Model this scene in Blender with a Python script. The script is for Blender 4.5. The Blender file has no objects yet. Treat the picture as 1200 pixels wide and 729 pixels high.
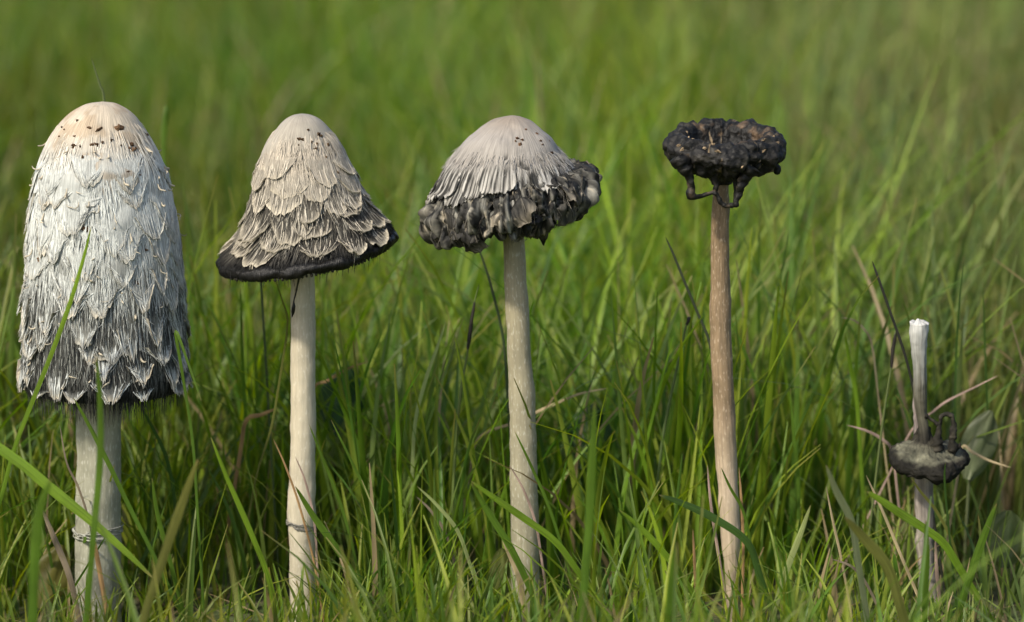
import bpy, math, random
import numpy as np
from mathutils import noise as mnoise, Vector

R = math.radians
rng = np.random.default_rng(7)
random.seed(7)
scn = bpy.context.scene

# ------------------------------------------------------------------ camera
PITCH = R(10.0); DIST = 1.5; FPX = 3750.0          # focal length in photo pixels (1200 wide)
CAMY = -DIST * math.cos(PITCH); CAMZ = 0.4136
cam_d = bpy.data.cameras.new('camera'); cam = bpy.data.objects.new('camera', cam_d)
scn.collection.objects.link(cam); scn.camera = cam
cam.location = (0, CAMY, CAMZ); cam.rotation_euler = (R(90) - PITCH, 0, 0)
cam_d.sensor_width = 36; cam_d.lens = 36 * FPX / 1200
cam_d.clip_start = 0.02; cam_d.clip_end = 2000
cam_d.dof.use_dof = True; cam_d.dof.focus_distance = 1.475; cam_d.dof.aperture_fstop = 6.5

# ------------------------------------------------------------------ sky, sun, exposure
SUN_EL, SUN_AZ = R(44), R(222)     # azimuth clockwise from +Y: the sun stands behind the camera's left shoulder
w = bpy.data.worlds.new('World'); scn.world = w; w.use_nodes = True
nt = w.node_tree; bg = nt.nodes['Background']
sky = nt.nodes.new('ShaderNodeTexSky'); sky.sky_type = 'NISHITA'; sky.sun_disc = False
sky.sun_elevation = SUN_EL; sky.sun_rotation = SUN_AZ; sky.air_density = 1.0; sky.dust_density = 2.5
nt.links.new(sky.outputs[0], bg.inputs[0]); bg.inputs[1].default_value = 0.12
sd = bpy.data.lights.new('sun', 'SUN'); sun = bpy.data.objects.new('sun', sd); scn.collection.objects.link(sun)
sd.energy = 2.8; sd.angle = R(4.0); sd.color = (1.0, 0.92, 0.78)
dv = Vector((math.sin(SUN_AZ) * math.cos(SUN_EL), math.cos(SUN_AZ) * math.cos(SUN_EL), math.sin(SUN_EL)))
sun.rotation_euler = dv.to_track_quat('Z', 'Y').to_euler(); sun.location = dv * 10
vs = scn.view_settings; vs.view_transform = 'Standard'; vs.look = 'None'; vs.gamma = 1; vs.exposure = 0.6
vs.use_curve_mapping = False

# ------------------------------------------------------------------ helpers
def px(x, y, Y=0.0):
    """a photo pixel to the point where its ray meets the upright plane at depth Y"""
    dx = (x - 600) / FPX; dy = (364.5 - y) / FPX
    d = np.array([dx, math.cos(PITCH) + dy * math.sin(PITCH), -math.sin(PITCH) + dy * math.cos(PITCH)])
    k = (Y - CAMY) / d[1]
    return np.array([0, CAMY, CAMZ]) + d * k
MM = 0.0004          # metres per photo pixel at the mushrooms

def n3(p, f, seed=0.0):
    return mnoise.noise(Vector((p[0] * f + seed, p[1] * f - seed * .7, p[2] * f + seed * 1.3)))
def turb(P, f, seed=0.0, oct=3):
    out = np.zeros(len(P))
    for i, p in enumerate(P):
        out[i] = mnoise.fractal(Vector((p[0] * f + seed, p[1] * f - seed, p[2] * f + seed * .5)), 1.0, 2.0, oct)
    return out

def tag(o, label=None, cat=None, group=None, kind=None):
    if label: o['label'] = label
    if cat: o['category'] = cat
    if group: o['group'] = group
    if kind: o['kind'] = kind
    return o

def root_loc(o):
    v = np.zeros(3)
    while o is not None:
        v += np.array(o.location); o = o.parent
    return v

def mk(name, V, F, mat, parent=None, uv=None, col=None, smooth=True, loc=None):
    """link one mesh object; V in world metres"""
    V = np.asarray(V, float)
    base = root_loc(parent) if parent else (np.array(loc) if loc is not None else np.zeros(3))
    me = bpy.data.meshes.new(name)
    me.from_pydata((V - base).tolist(), [], F if isinstance(F, list) else F.tolist())
    me.materials.append(mat)
    if smooth: me.polygons.foreach_set('use_smooth', np.ones(len(me.polygons), bool))
    li = np.empty(len(me.loops), np.int32); me.loops.foreach_get('vertex_index', li)
    if uv is not None:
        ul = me.uv_layers.new(name='UVMap'); ul.data.foreach_set('uv', np.asarray(uv, np.float32)[li].ravel())
    if col is not None:
        ca = me.color_attributes.new('Col', 'FLOAT_COLOR', 'POINT')
        c4 = np.ones((len(V), 4), np.float32); c4[:, :3] = np.clip(col, 0, 1); ca.data.foreach_set('color', c4.ravel())
    me.update()
    o = bpy.data.objects.new(name, me); scn.collection.objects.link(o)
    if parent: o.parent = parent
    elif loc is not None: o.location = loc
    return o

def empty(name, loc):
    o = bpy.data.objects.new(name, None); scn.collection.objects.link(o); o.location = loc
    o.empty_display_size = 0.02
    return o

def grid_faces(nr, nc, off=0):
    i, j = np.meshgrid(np.arange(nr - 1), np.arange(nc - 1), indexing='ij')
    a = (i * nc + j + off).ravel()
    return np.stack([a, a + 1, a + nc + 1, a + nc], 1)

def mix(a, b, t):
    a = np.asarray(a, float); b = np.asarray(b, float); t = np.clip(np.asarray(t, float), 0, 1)[..., None]
    return a * (1 - t) + b * t

def sstep(a, b, x):
    t = np.clip((np.asarray(x, float) - a) / (b - a), 0, 1); return t * t * (3 - 2 * t)

# ------------------------------------------------------------------ materials
def fibre_mat(name, su, sv, contrast, bump, rough=0.75, blotch=0.15, blotch_scale=60, spec=0.25, trans=0.0, tint=(0, 0, 0), tint_amt=0.0,
              tint_scale=150, tint_lo=0.58, sss=0.0, gain=.68):
    m = bpy.data.materials.new(name); m.use_nodes = True
    nt = m.node_tree; N = nt.nodes; L = nt.links; p = N['Principled BSDF']
    p.inputs['Roughness'].default_value = rough; p.inputs['Specular IOR Level'].default_value = spec
    at = N.new('ShaderNodeAttribute'); at.attribute_name = 'Col'
    uv = N.new('ShaderNodeUVMap'); uv.uv_map = 'UVMap'
    mp = N.new('ShaderNodeMapping'); mp.inputs['Scale'].default_value = (su, sv, 1); L.new(uv.outputs[0], mp.inputs[0])
    nz = N.new('ShaderNodeTexNoise'); nz.inputs['Scale'].default_value = 1; nz.inputs['Detail'].default_value = 4
    nz.inputs['Distortion'].default_value = 0.4; L.new(mp.outputs[0], nz.inputs[0])
    mr = N.new('ShaderNodeMapRange'); mr.inputs[1].default_value = .3; mr.inputs[2].default_value = .7
    mr.inputs[3].default_value = 1 - contrast; mr.inputs[4].default_value = 1 + contrast * .35; L.new(nz.outputs[0], mr.inputs[0])
    tc = N.new('ShaderNodeTexCoord')
    nb = N.new('ShaderNodeTexNoise'); nb.inputs['Scale'].default_value = blotch_scale; nb.inputs['Detail'].default_value = 5
    L.new(tc.outputs['Object'], nb.inputs[0])
    mb = N.new('ShaderNodeMapRange'); mb.inputs[1].default_value = .3; mb.inputs[2].default_value = .7
    mb.inputs[3].default_value = (1 - blotch) * gain; mb.inputs[4].default_value = (1 + blotch) * gain; L.new(nb.outputs[0], mb.inputs[0])
    mu = N.new('ShaderNodeMath'); mu.operation = 'MULTIPLY'; L.new(mr.outputs[0], mu.inputs[0]); L.new(mb.outputs[0], mu.inputs[1])
    vm = N.new('ShaderNodeVectorMath'); vm.operation = 'SCALE'; L.new(at.outputs['Color'], vm.inputs[0]); L.new(mu.outputs[0], vm.inputs['Scale'])
    out = vm.outputs[0]
    if tint_amt > 0:
        n2 = N.new('ShaderNodeTexNoise'); n2.inputs['Scale'].default_value = tint_scale; n2.inputs['Detail'].default_value = 6
        mp2 = N.new('ShaderNodeMapping'); mp2.inputs['Scale'].default_value = (tint_scale * 2.2, tint_scale * .7, 1); L.new(uv.outputs[0], mp2.inputs[0]); L.new(mp2.outputs[0], n2.inputs[0])
        n2.inputs['Scale'].default_value = 1
        m2 = N.new('ShaderNodeMapRange'); m2.inputs[1].default_value = tint_lo; m2.inputs[2].default_value = tint_lo + .1
        m2.inputs[3].default_value = 0; m2.inputs[4].default_value = tint_amt; L.new(n2.outputs[0], m2.inputs[0])
        mx = N.new('ShaderNodeMix'); mx.data_type = 'RGBA'; L.new(m2.outputs[0], mx.inputs[0]); L.new(out, mx.inputs[6])
        mx.inputs[7].default_value = (*tint, 1); out = mx.outputs[2]
    L.new(out, p.inputs['Base Color'])
    if sss > 0:
        p.inputs['Subsurface Weight'].default_value = sss; p.inputs['Subsurface Radius'].default_value = (.004, .003, .002)
        p.inputs['Subsurface Scale'].default_value = 1.0
    ad = N.new('ShaderNodeMath'); ad.operation = 'ADD'; L.new(nz.outputs[0], ad.inputs[0]); L.new(nb.outputs[0], ad.inputs[1])
    bp = N.new('ShaderNodeBump'); bp.inputs['Strength'].default_value = bump; bp.inputs['Distance'].default_value = .0008
    L.new(ad.outputs[0], bp.inputs['Height']); L.new(bp.outputs[0], p.inputs['Normal'])
    return m

M_CAP = fibre_mat('cap_skin', 1300, 80, .36, .55, rough=.7, blotch=.10, blotch_scale=90, gain=.80)
M_SCALE = fibre_mat('cap_scale', 1500, 70, .52, .9, rough=.8, blotch=.12, blotch_scale=160, gain=.86)
M_STRAND = fibre_mat('cap_fibre', 800, 60, .15, .2, rough=.8, blotch=.2, blotch_scale=120, gain=.92)
M_STEM = fibre_mat('stem_skin', 700, 60, .17, .28, rough=.6, blotch=.12, blotch_scale=50, spec=.3, tint=(.80, .78, .68), tint_amt=.3,
                   tint_scale=420, tint_lo=.56)
M_STEMB = fibre_mat('brown_stem_skin', 900, 55, .32, .4, rough=.6, blotch=.2, blotch_scale=60, spec=.3, tint=(.66, .54, .40), tint_amt=.35,
                    tint_scale=480, tint_lo=.56)
M_INK = fibre_mat('inky_flesh', 350, 600, .5, .8, rough=.58, blotch=.5, blotch_scale=260, spec=.28, tint=(.34, .25, .14), tint_amt=.7,
                  tint_scale=110, tint_lo=.63)
M_RIM = fibre_mat('inky_rim', 2200, 300, .5, .6, rough=.42, blotch=.4, blotch_scale=300, spec=.3)
M_CRUMP = fibre_mat('crumpled_flesh', 750, 70, .85, 1.0, rough=.65, blotch=.35, blotch_scale=140, spec=.3, tint=(.55, .47, .34), tint_amt=.65,
                    tint_scale=170, tint_lo=.60)
M_DISC = fibre_mat('dry_disc', 260, 260, .35, 1.0, rough=.8, blotch=.35, blotch_scale=220, spec=.2)
M_STEM5 = fibre_mat('withered_stem_skin', 900, 60, .4, .7, rough=.7, blotch=.25, blotch_scale=80, spec=.25)
M_DIRT = fibre_mat('dirt', 900, 900, .4, .5, rough=.9, blotch=.3, blotch_scale=500, spec=.1)

def leaf_mat(name, trans=.45, rough=.45, fine=True):
    m = bpy.data.materials.new(name); m.use_nodes = True
    nt = m.node_tree; N = nt.nodes; L = nt.links; p = N['Principled BSDF']; out = N['Material Output']
    p.inputs['Roughness'].default_value = rough; p.inputs['Specular IOR Level'].default_value = .35
    at = N.new('ShaderNodeAttribute'); at.attribute_name = 'Col'
    tc = N.new('ShaderNodeTexCoord')
    nz = N.new('ShaderNodeTexNoise'); nz.inputs['Scale'].default_value = 55; nz.inputs['Detail'].default_value = 3
    L.new(tc.outputs['Object'], nz.inputs[0])
    mr = N.new('ShaderNodeMapRange'); mr.inputs[1].default_value = .3; mr.inputs[2].default_value = .7
    mr.inputs[3].default_value = .8; mr.inputs[4].default_value = 1.2; L.new(nz.outputs[0], mr.inputs[0])
    vm = N.new('ShaderNodeVectorMath'); vm.operation = 'SCALE'; L.new(at.outputs['Color'], vm.inputs[0]); L.new(mr.outputs[0], vm.inputs['Scale'])
    L.new(vm.outputs[0], p.inputs['Base Color'])
    tr = N.new('ShaderNodeBsdfTranslucent'); hs = N.new('ShaderNodeHueSaturation'); hs.inputs['Saturation'].default_value = 1.15
    hs.inputs['Value'].default_value = 1.5; L.new(vm.outputs[0], hs.inputs['Color']); L.new(hs.outputs[0], tr.inputs['Color'])
    ms = N.new('ShaderNodeMixShader'); ms.inputs[0].default_value = trans
    L.new(p.outputs[0], ms.inputs[1]); L.new(tr.outputs[0], ms.inputs[2]); L.new(ms.outputs[0], out.inputs[0])
    return m
M_GRASS = leaf_mat('grass_leaf')
def veins(m):
    """parallel veins along a single leaf blade"""
    nt = m.node_tree; N = nt.nodes; L = nt.links; p = N['Principled BSDF']
    uv = N.new('ShaderNodeUVMap'); uv.uv_map = 'UVMap'; mp = N.new('ShaderNodeMapping'); mp.inputs['Scale'].default_value = (9, 2.5, 1); L.new(uv.outputs[0], mp.inputs[0])
    nz = N.new('ShaderNodeTexNoise'); nz.inputs['Scale'].default_value = 1; nz.inputs['Detail'].default_value = 5; L.new(mp.outputs[0], nz.inputs[0])
    mr = N.new('ShaderNodeMapRange'); mr.inputs[1].default_value = .3; mr.inputs[2].default_value = .7; mr.inputs[3].default_value = .62; mr.inputs[4].default_value = 1.3; L.new(nz.outputs[0], mr.inputs[0])
    vm = next(n for n in N if n.bl_idname == 'ShaderNodeVectorMath')
    v2 = N.new('ShaderNodeVectorMath'); v2.operation = 'SCALE'; L.new(vm.outputs[0], v2.inputs[0]); L.new(mr.outputs[0], v2.inputs['Scale'])
    hs = next(n for n in N if n.bl_idname == 'ShaderNodeHueSaturation')
    L.new(v2.outputs[0], p.inputs['Base Color']); L.new(v2.outputs[0], hs.inputs['Color'])
    bp = N.new('ShaderNodeBump'); bp.inputs['Strength'].default_value = .5; bp.inputs['Distance'].default_value = .0004; L.new(nz.outputs[0], bp.inputs['Height']); L.new(bp.outputs[0], p.inputs['Normal'])
    return m
M_BLADE = veins(leaf_mat('grass_blade_leaf', .4, .5)); M_DRY = veins(leaf_mat('dry_straw', .15, .7)); M_DARKSTEM = leaf_mat('dark_stalk', .05, .6)

def ground_mat():
    m = bpy.data.materials.new('meadow_soil'); m.use_nodes = True
    nt = m.node_tree; N = nt.nodes; L = nt.links; p = N['Principled BSDF']; p.inputs['Roughness'].default_value = .95
    tc = N.new('ShaderNodeTexCoord'); nz = N.new('ShaderNodeTexNoise'); nz.inputs['Scale'].default_value = 30; nz.inputs['Detail'].default_value = 8
    L.new(tc.outputs['Object'], nz.inputs[0])
    cr = N.new('ShaderNodeValToRGB'); cr.color_ramp.elements[0].position = .35; cr.color_ramp.elements[1].position = .65
    cr.color_ramp.elements[0].color = (.06, .05, .03, 1); cr.color_ramp.elements[1].color = (.08, .12, .03, 1)
    L.new(nz.outputs[0], cr.inputs[0]); L.new(cr.outputs[0], p.inputs['Base Color'])
    bp = N.new('ShaderNodeBump'); bp.inputs['Strength'].default_value = .8; bp.inputs['Distance'].default_value = .01
    L.new(nz.outputs[0], bp.inputs['Height']); L.new(bp.outputs[0], p.inputs['Normal'])
    return m

# ------------------------------------------------------------------ ground
def ground_z(x, y):
    return 0.006 * np.sin(x * 9 + 1) * np.cos(y * 7) * np.clip((np.abs(y) - .1) * 3, 0, 1) + 0.012 * np.clip(y - 1, 0, 8) * np.sin(y * 1.1 + x * .6) * .3
gx = np.concatenate([[-400, -120, -40, -15, -6], np.linspace(-3, 3, 61), [6, 15, 40, 120, 400]])
gy = np.concatenate([[-400, -100, -30, -8, -3], np.linspace(-2, 9, 100), [12, 20, 45, 120, 500]])
GX, GY = np.meshgrid(gx, gy)
GZ = ground_z(GX, GY); GZ[(np.abs(GX) > 3.01) | (GY > 9.01) | (GY < -2.01)] = 0
tag(mk('ground', np.stack([GX.ravel(), GY.ravel(), GZ.ravel()], 1), grid_faces(len(gy), len(gx)), ground_mat()), kind='structure')

# ------------------------------------------------------------------ lofts
class Loft:
    """stack of rings given in photo pixels: (cx, cy, half width, roll deg, forward tip deg)"""
    def __init__(s, rows, Y=0.0):
        rows = [tuple(r) + (0,) * (5 - len(r)) for r in rows]
        A = np.array([list(px(r[0], r[1], Y)) + [r[2] * MM, R(r[3]), R(r[4])] for r in rows])
        n = len(A); P = np.vstack([2 * A[0] - A[1], A, 2 * A[-1] - A[-2]])
        D = []
        for i in range(n - 1):
            p0, p1, p2, p3 = P[i], P[i + 1], P[i + 2], P[i + 3]
            for k in range(16):
                t = k / 16
                D.append(.5 * ((2 * p1) + (-p0 + p2) * t + (2 * p0 - 5 * p1 + 4 * p2 - p3) * t * t + (-p0 + 3 * p1 - 3 * p2 + p3) * t ** 3))
        D.append(A[-1]); D = np.array(D); D[:, 3] = np.maximum(D[:, 3], 0)
        dl = np.hypot(np.diff(D[:, 3]), np.linalg.norm(np.diff(D[:, :3], axis=0), axis=1))
        s.L = dl.sum(); s.t = np.concatenate([[0], np.cumsum(dl)]) / s.L; s.D = D; s.mod = None
        s.rowt = s.t[::16]
    def S(s, th, t):
        th = np.asarray(th, float); t = np.clip(np.asarray(t, float), 0, 1); th, t = np.broadcast_arrays(th, t)
        g = [np.interp(t, s.t, s.D[:, k]) for k in range(6)]
        r, ro, q = g[3], g[4], g[5]
        if s.mod is not None: r = r * s.mod(th, t)
        c, sn = np.cos(th) * r, np.sin(th) * r
        return np.stack([g[0] + c * np.cos(ro), g[1] + sn * np.cos(q), g[2] + c * np.sin(ro) + sn * np.sin(q)], -1)
    def rad(s, t): return np.interp(t, s.t, s.D[:, 3])
    def N(s, th, t):
        e = 2e-3
        a = s.S(th + .01, t) - s.S(th - .01, t); b = s.S(th, np.clip(t + e, 0, 1)) - s.S(th, np.clip(t - e, 0, 1))
        n = np.cross(b, a); n /= np.linalg.norm(n, axis=-1, keepdims=True) + 1e-12
        return n
    def mesh(s, nt_, nth, disp=None, t0=0., t1=1.):
        t = np.linspace(t0, t1, nt_); th = np.linspace(R(90), R(450), nth + 1)
        T, TH = np.meshgrid(t, th, indexing='ij')
        P = s.S(TH, T); Nn = s.N(TH, T)
        if disp is not None:
            d = disp(TH, T, P); d[:, -1] = d[:, 0]; P = P + Nn * d[..., None]
        uv = np.stack([TH * s.D[:, 3].max(), T * s.L], -1)
        return P.reshape(-1, 3), grid_faces(nt_, nth + 1), uv.reshape(-1, 2), TH.ravel(), T.ravel()

def outward(lo):       # sign check so that normals look away from the axis
    t = .5; p = lo.S(np.array([0.]), np.array([t]))[0]; n = lo.N(np.array([0.]), np.array([t]))[0]
    return 1 if n[0] > 0 else -1

def tdisp(f, a, seed, oct=3):
    def fn(TH, T, P):
        return (turb(P.reshape(-1, 3), f, seed, oct) * a).reshape(TH.shape)
    return fn

def tube(pts, rad, n=9, lump=0., seed=0, f=400, sub=6):
    pts = np.asarray(pts, float); rad = np.asarray(rad, float)
    A = np.hstack([pts, rad[:, None]]); P = np.vstack([2 * A[0] - A[1], A, 2 * A[-1] - A[-2]]); D = []
    for i in range(len(A) - 1):
        p0, p1, p2, p3 = P[i:i + 4]
        for k in range(sub):
            t = k / sub; D.append(.5 * ((2 * p1) + (-p0 + p2) * t + (2 * p0 - 5 * p1 + 4 * p2 - p3) * t * t + (-p0 + 3 * p1 - 3 * p2 + p3) * t ** 3))
    D.append(A[-1]); D = np.array(D); C = D[:, :3]; r = np.maximum(D[:, 3], 1e-5)
    T = np.gradient(C, axis=0); T /= np.linalg.norm(T, axis=1, keepdims=True) + 1e-12
    ref = np.array([0, 1, 0.05]); X = np.cross(T, ref); X /= np.linalg.norm(X, axis=1, keepdims=True) + 1e-12; Yv = np.cross(T, X)
    th = np.linspace(0, 2 * math.pi, n + 1)
    V = C[:, None] + r[:, None, None] * (np.cos(th)[None, :, None] * X[:, None] + np.sin(th)[None, :, None] * Yv[:, None])
    if lump:
        d = turb(V.reshape(-1, 3), f, seed).reshape(V.shape[:2]); d[:, -1] = d[:, 0]
        V = V + (V - C[:, None]) * (d * lump)[..., None]
    ln = np.concatenate([[0], np.cumsum(np.linalg.norm(np.diff(C, axis=0), axis=1))])
    uv = np.stack(np.broadcast_arrays(th[None] * r.mean(), ln[:, None]), -1)
    V[0] = C[0] + (V[0] - C[0]) * .3; V[-1] = C[-1] + (V[-1] - C[-1]) * .3
    m = len(C); V = V.reshape(-1, 3); F = grid_faces(m, n + 1).tolist()
    F.append(list(range(n))); F.append(list(range((m - 1) * (n + 1), (m - 1) * (n + 1) + n))[::-1])
    return V, F, uv.reshape(-1, 2)

def strands(lo, sg, th0, t0, ln, wid, lift, drift, k=5, conv=None):
    """fine ribbons lying down a cap: arrays per strand (radians, t, metres...)"""
    n = len(th0); s = np.linspace(0, 1, k)[None]; th0 = np.asarray(th0, float)
    t = t0[:, None] + (ln[:, None] / lo.L) * s
    r = np.maximum(lo.rad(np.clip(t0, 0, 1)), .004)[:, None]
    wob = np.cumsum(rng.normal(0, .00022, (n, k)), 1)
    th = th0[:, None] + (drift[:, None] * s ** 1.6 + wob) / r
    P = lo.S(th, t); N = lo.N(th, t) * sg
    over = np.clip(t - 1, 0, None) * lo.L
    P[..., 2] -= over
    P = P + N * (lift[:, None] * s ** 2 - .0004 + .0007 * sstep(0, .3, s))[..., None]
    E = lo.S(th + .01, t) - lo.S(th - .01, t); E /= np.linalg.norm(E, axis=-1, keepdims=True) + 1e-9
    wv = wid[:, None] * (1 - .75 * s ** 2) * .5
    V = np.stack([P - E * wv[..., None], P + N * (wv * .8)[..., None], P + E * wv[..., None]], 2)   # n,k,3,3
    idx = np.arange(n * k * 3).reshape(n, k, 3)
    F = np.concatenate([np.stack([idx[:, :-1, j], idx[:, :-1, j + 1], idx[:, 1:, j + 1], idx[:, 1:, j]], -1).reshape(-1, 4) for j in (0, 1)])
    uvx = np.broadcast_to((th * r)[..., None], (n, k, 3)); uvy = np.broadcast_to((t * lo.L)[..., None], (n, k, 3))
    uv = np.stack([uvx, uvy], -1)
    S_ = np.broadcast_to(s[..., None], (n, k, 3)); T_ = np.broadcast_to(t[..., None], (n, k, 3))
    return V.reshape(-1, 3), F, uv.reshape(-1, 2), S_.ravel(), T_.ravel()

def scale_mesh(lo, sg, th0, t0, w, L, lift, curl, ctop, ctip, cedge, conv=.35, ragged=.12, nstr=9, nb=9, na=13, asym=0., expo=2.2, drop=.6, rim=0.,
               sconv=None, cstr=None, swid=(.0003, .0007)):
    """one shaggy scale: a U-shaped flap with a free lower edge, fibres gathering to its tip and a rolled lip"""
    a = np.linspace(-1, 1, na); b = np.linspace(0, 1, nb); B, A = np.meshgrid(b, a, indexing='ij')
    r = max(float(lo.rad(t0)), .004)
    col_len = L * (1 - drop * np.abs(a - asym) ** expo) * (1 + rng.normal(0, ragged, na)); col_len = np.maximum(col_len, L * .25)
    s = B * col_len[None]
    t = t0 + s / lo.L
    th = th0 + (A * w * (1 - conv * B ** 1.5) + asym * .4 * w * B) / r
    P = lo.S(th, t); N = lo.N(th, np.clip(t, 0, .999)) * sg
    over = np.clip(t - 1, 0, None) * lo.L; P[..., 2] -= over
    side = 1 - .55 * A ** 2
    off = -.0004 + .0008 * sstep(0, .2, B) + lift * B ** 1.8 * side + rng.normal(0, .00012, A.shape) * B
    cu = np.clip((B - .74) / .26, 0, 1)
    off = off + curl * cu ** 1.5
    P = P + N * off[..., None]
    P[..., 2] += curl * .55 * cu ** 2.2
    uv = np.stack([th * lo.D[:, 3].max(), t * lo.L], -1)
    col = mix(mix(ctop, ctip, B ** 1.3), cedge, cu * .8) * (1 + rng.normal(0, .05, A.shape))[..., None]
    V = P.reshape(-1, 3); F = grid_faces(nb, na); uvs = uv.reshape(-1, 2); C = col.reshape(-1, 3)
    if rim > 0:                     # rolled lip along the lower edge
        e = P[-1]; Ne = N[-1]; rr = rim * (1 - .8 * np.abs(a) ** 3) * rng.uniform(.6, 1.2, na)
        dn = lo.S(th[-1], np.clip(t[-1] + .004, 0, 1)) - lo.S(th[-1], np.clip(t[-1] - .004, 0, 1)); dn /= np.linalg.norm(dn, axis=-1, keepdims=True) + 1e-9
        an = np.linspace(0, 2 * math.pi, 6)
        Rg = e[:, None] + rr[:, None, None] * (np.cos(an)[None, :, None] * Ne[:, None] * 1.0 + np.sin(an)[None, :, None] * dn[:, None])
        F = np.concatenate([F, grid_faces(na, 6) + len(V)]); V = np.concatenate([V, Rg.reshape(-1, 3)])
        uvs = np.concatenate([uvs, np.repeat(uv[-1], 6, 0)]); C = np.concatenate([C, np.repeat(mix(ctip, cedge, np.full(na, .6)) * rng.uniform(.8, 1.15, (na, 1)), 6, 0)])
    if nstr:
        sc = conv if sconv is None else sconv
        aa = np.sort(rng.uniform(-1, 1, nstr)); l0 = rng.uniform(.0, .35, nstr)
        cl = L * (1 - drop * .8 * np.abs(aa - asym) ** expo)
        V2, F2, uv2, s2, t2 = strands(lo, sg, th0 + aa * w * 1.05 / r, t0 + l0 * cl / lo.L, cl * (1.06 - l0) * rng.uniform(.88, 1.12, nstr), rng.uniform(*swid, nstr),
                                      lift * (1 - .5 * aa ** 2) + curl + rng.uniform(.0002, .0012, nstr), -aa * w * sc + asym * .4 * w)
        cs = np.asarray(ctop) * 1.05 if cstr is None else np.asarray(cstr)
        C2 = mix(cs, cs * .9 + .1 * np.asarray(ctip), s2) * np.repeat(rng.uniform(.75, 1.12, nstr), 15)[:, None]; C2 = mix(C2, cedge, sstep(.85, 1, s2) * .5)
        F = np.concatenate([F, F2 + len(V)]); V = np.concatenate([V, V2]); uvs = np.concatenate([uvs, uv2]); C = np.concatenate([C, C2])
    return V, F, uvs, C

def speck(name, lo, sg, th, t, size, parent, colr, elong=1.0, ang=0.0):
    """a crumb of soil or dead skin lying on a cap"""
    n = 9; p = lo.S(np.array([th]), np.array([t]))[0]; N = lo.N(np.array([th]), np.array([t]))[0] * sg
    E = np.cross(N, [0, 0, 1.]); E /= np.linalg.norm(E) + 1e-9; G = np.cross(N, E)
    E, G = E * math.cos(ang) + G * math.sin(ang), G * math.cos(ang) - E * math.sin(ang)
    V = []
    for k in range(n):
        an = 2 * math.pi * k / n; rr = size * random.uniform(.3, 1.35)
        V.append(p + E * math.cos(an) * rr * elong + G * math.sin(an) * rr - N * .0002)
    for k in range(n):
        an = 2 * math.pi * k / n + .3; rr = size * random.uniform(.2, .6)
        V.append(p + E * math.cos(an) * rr * elong + G * math.sin(an) * rr + N * random.uniform(.0004, .0009))
    V.append(p + N * .0008)
    F = [[k, (k + 1) % n, n + (k + 1) % n, n + k] for k in range(n)] + [[n + k, n + (k + 1) % n, 2 * n] for k in range(n)]
    V = np.array(V); c = np.tile(colr, (len(V), 1)) * rng.uniform(.6, 1.3, (len(V), 1))
    return mk(name, V, F, M_DIRT, parent, uv=V[:, [0, 2]], col=c, smooth=False)

def stem_mesh(rows, Y, nt_=90, nth=48, amp=.0006, seed=1.):
    lo = Loft([((a + b) / 2, y, (b - a) / 2) for (y, a, b) in rows], Y); sg = outward(lo)
    f = tdisp(70, amp * sg, seed, 4)
    g = tdisp(450, amp * .25 * sg, seed + 5, 2)
    return lo, sg, lo.mesh(nt_, nth, lambda a, b, c: f(a, b, c) + g(a, b, c))

def theta_at(lo, x, y, Y=0.):
    """angle and t of the cap's front surface seen at a photo pixel"""
    th = np.linspace(R(-178), R(-2), 120); t = np.linspace(.01, .999, 160); T, TH = np.meshgrid(t, th, indexing='ij')
    P = lo.S(TH, T); d = P - np.array([0, CAMY, CAMZ])
    cy_, sy_ = math.cos(PITCH), math.sin(PITCH)
    zc = d[..., 1] * cy_ - d[..., 2] * sy_; yc = d[..., 1] * sy_ + d[..., 2] * cy_
    X = 600 + FPX * d[..., 0] / zc; Yp = 364.5 - FPX * yc / zc
    k = np.argmin((X - x) ** 2 + (Yp - y) ** 2); return TH.ravel()[k], T.ravel()[k]

# ================================================================== mushroom 1: tall shaggy cap
def base_at(x, Y=0.): p = px(x, 735, Y); return (p[0], p[1], 0.0)

def wisp_ring(root, cx, cy, hw, roll, colr, seed):
    """torn ring remnant: a few loose threads round the stem"""
    g = np.random.default_rng(seed); VV, FF, UU = [], [], []; off = 0
    for k in range(9):
        a0 = g.uniform(0, 6.28); n = 16; a = a0 + np.linspace(0, g.uniform(1.6, 5.5), n)
        lo = Loft([(cx, cy - 6, hw, roll), (cx, cy + 6, hw, roll)], 0.)
        z = np.clip(.5 + np.cumsum(g.normal(0, .11, n)), 0, 1)
        P = lo.S(a, z); P = P + (P - np.array(lo.S(a + math.pi, z))) * (.5 * (.02 + .10 * np.abs(np.cumsum(g.normal(0, .10, n)))))[:, None].clip(.005, .12)
        V, F, uv = tube(P, g.uniform(.00012, .0005, n), n=5, sub=3, lump=.3, seed=k)
        VV.append(V); FF += [[q + off for q in f] for f in F]; UU.append(uv); off += len(V)
    V = np.concatenate(VV); mk('ring', V, FF, M_STRAND, root, np.concatenate(UU), np.tile(colr, (len(V), 1)) * g.uniform(.6, 1.4, (len(V), 1)))

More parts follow.
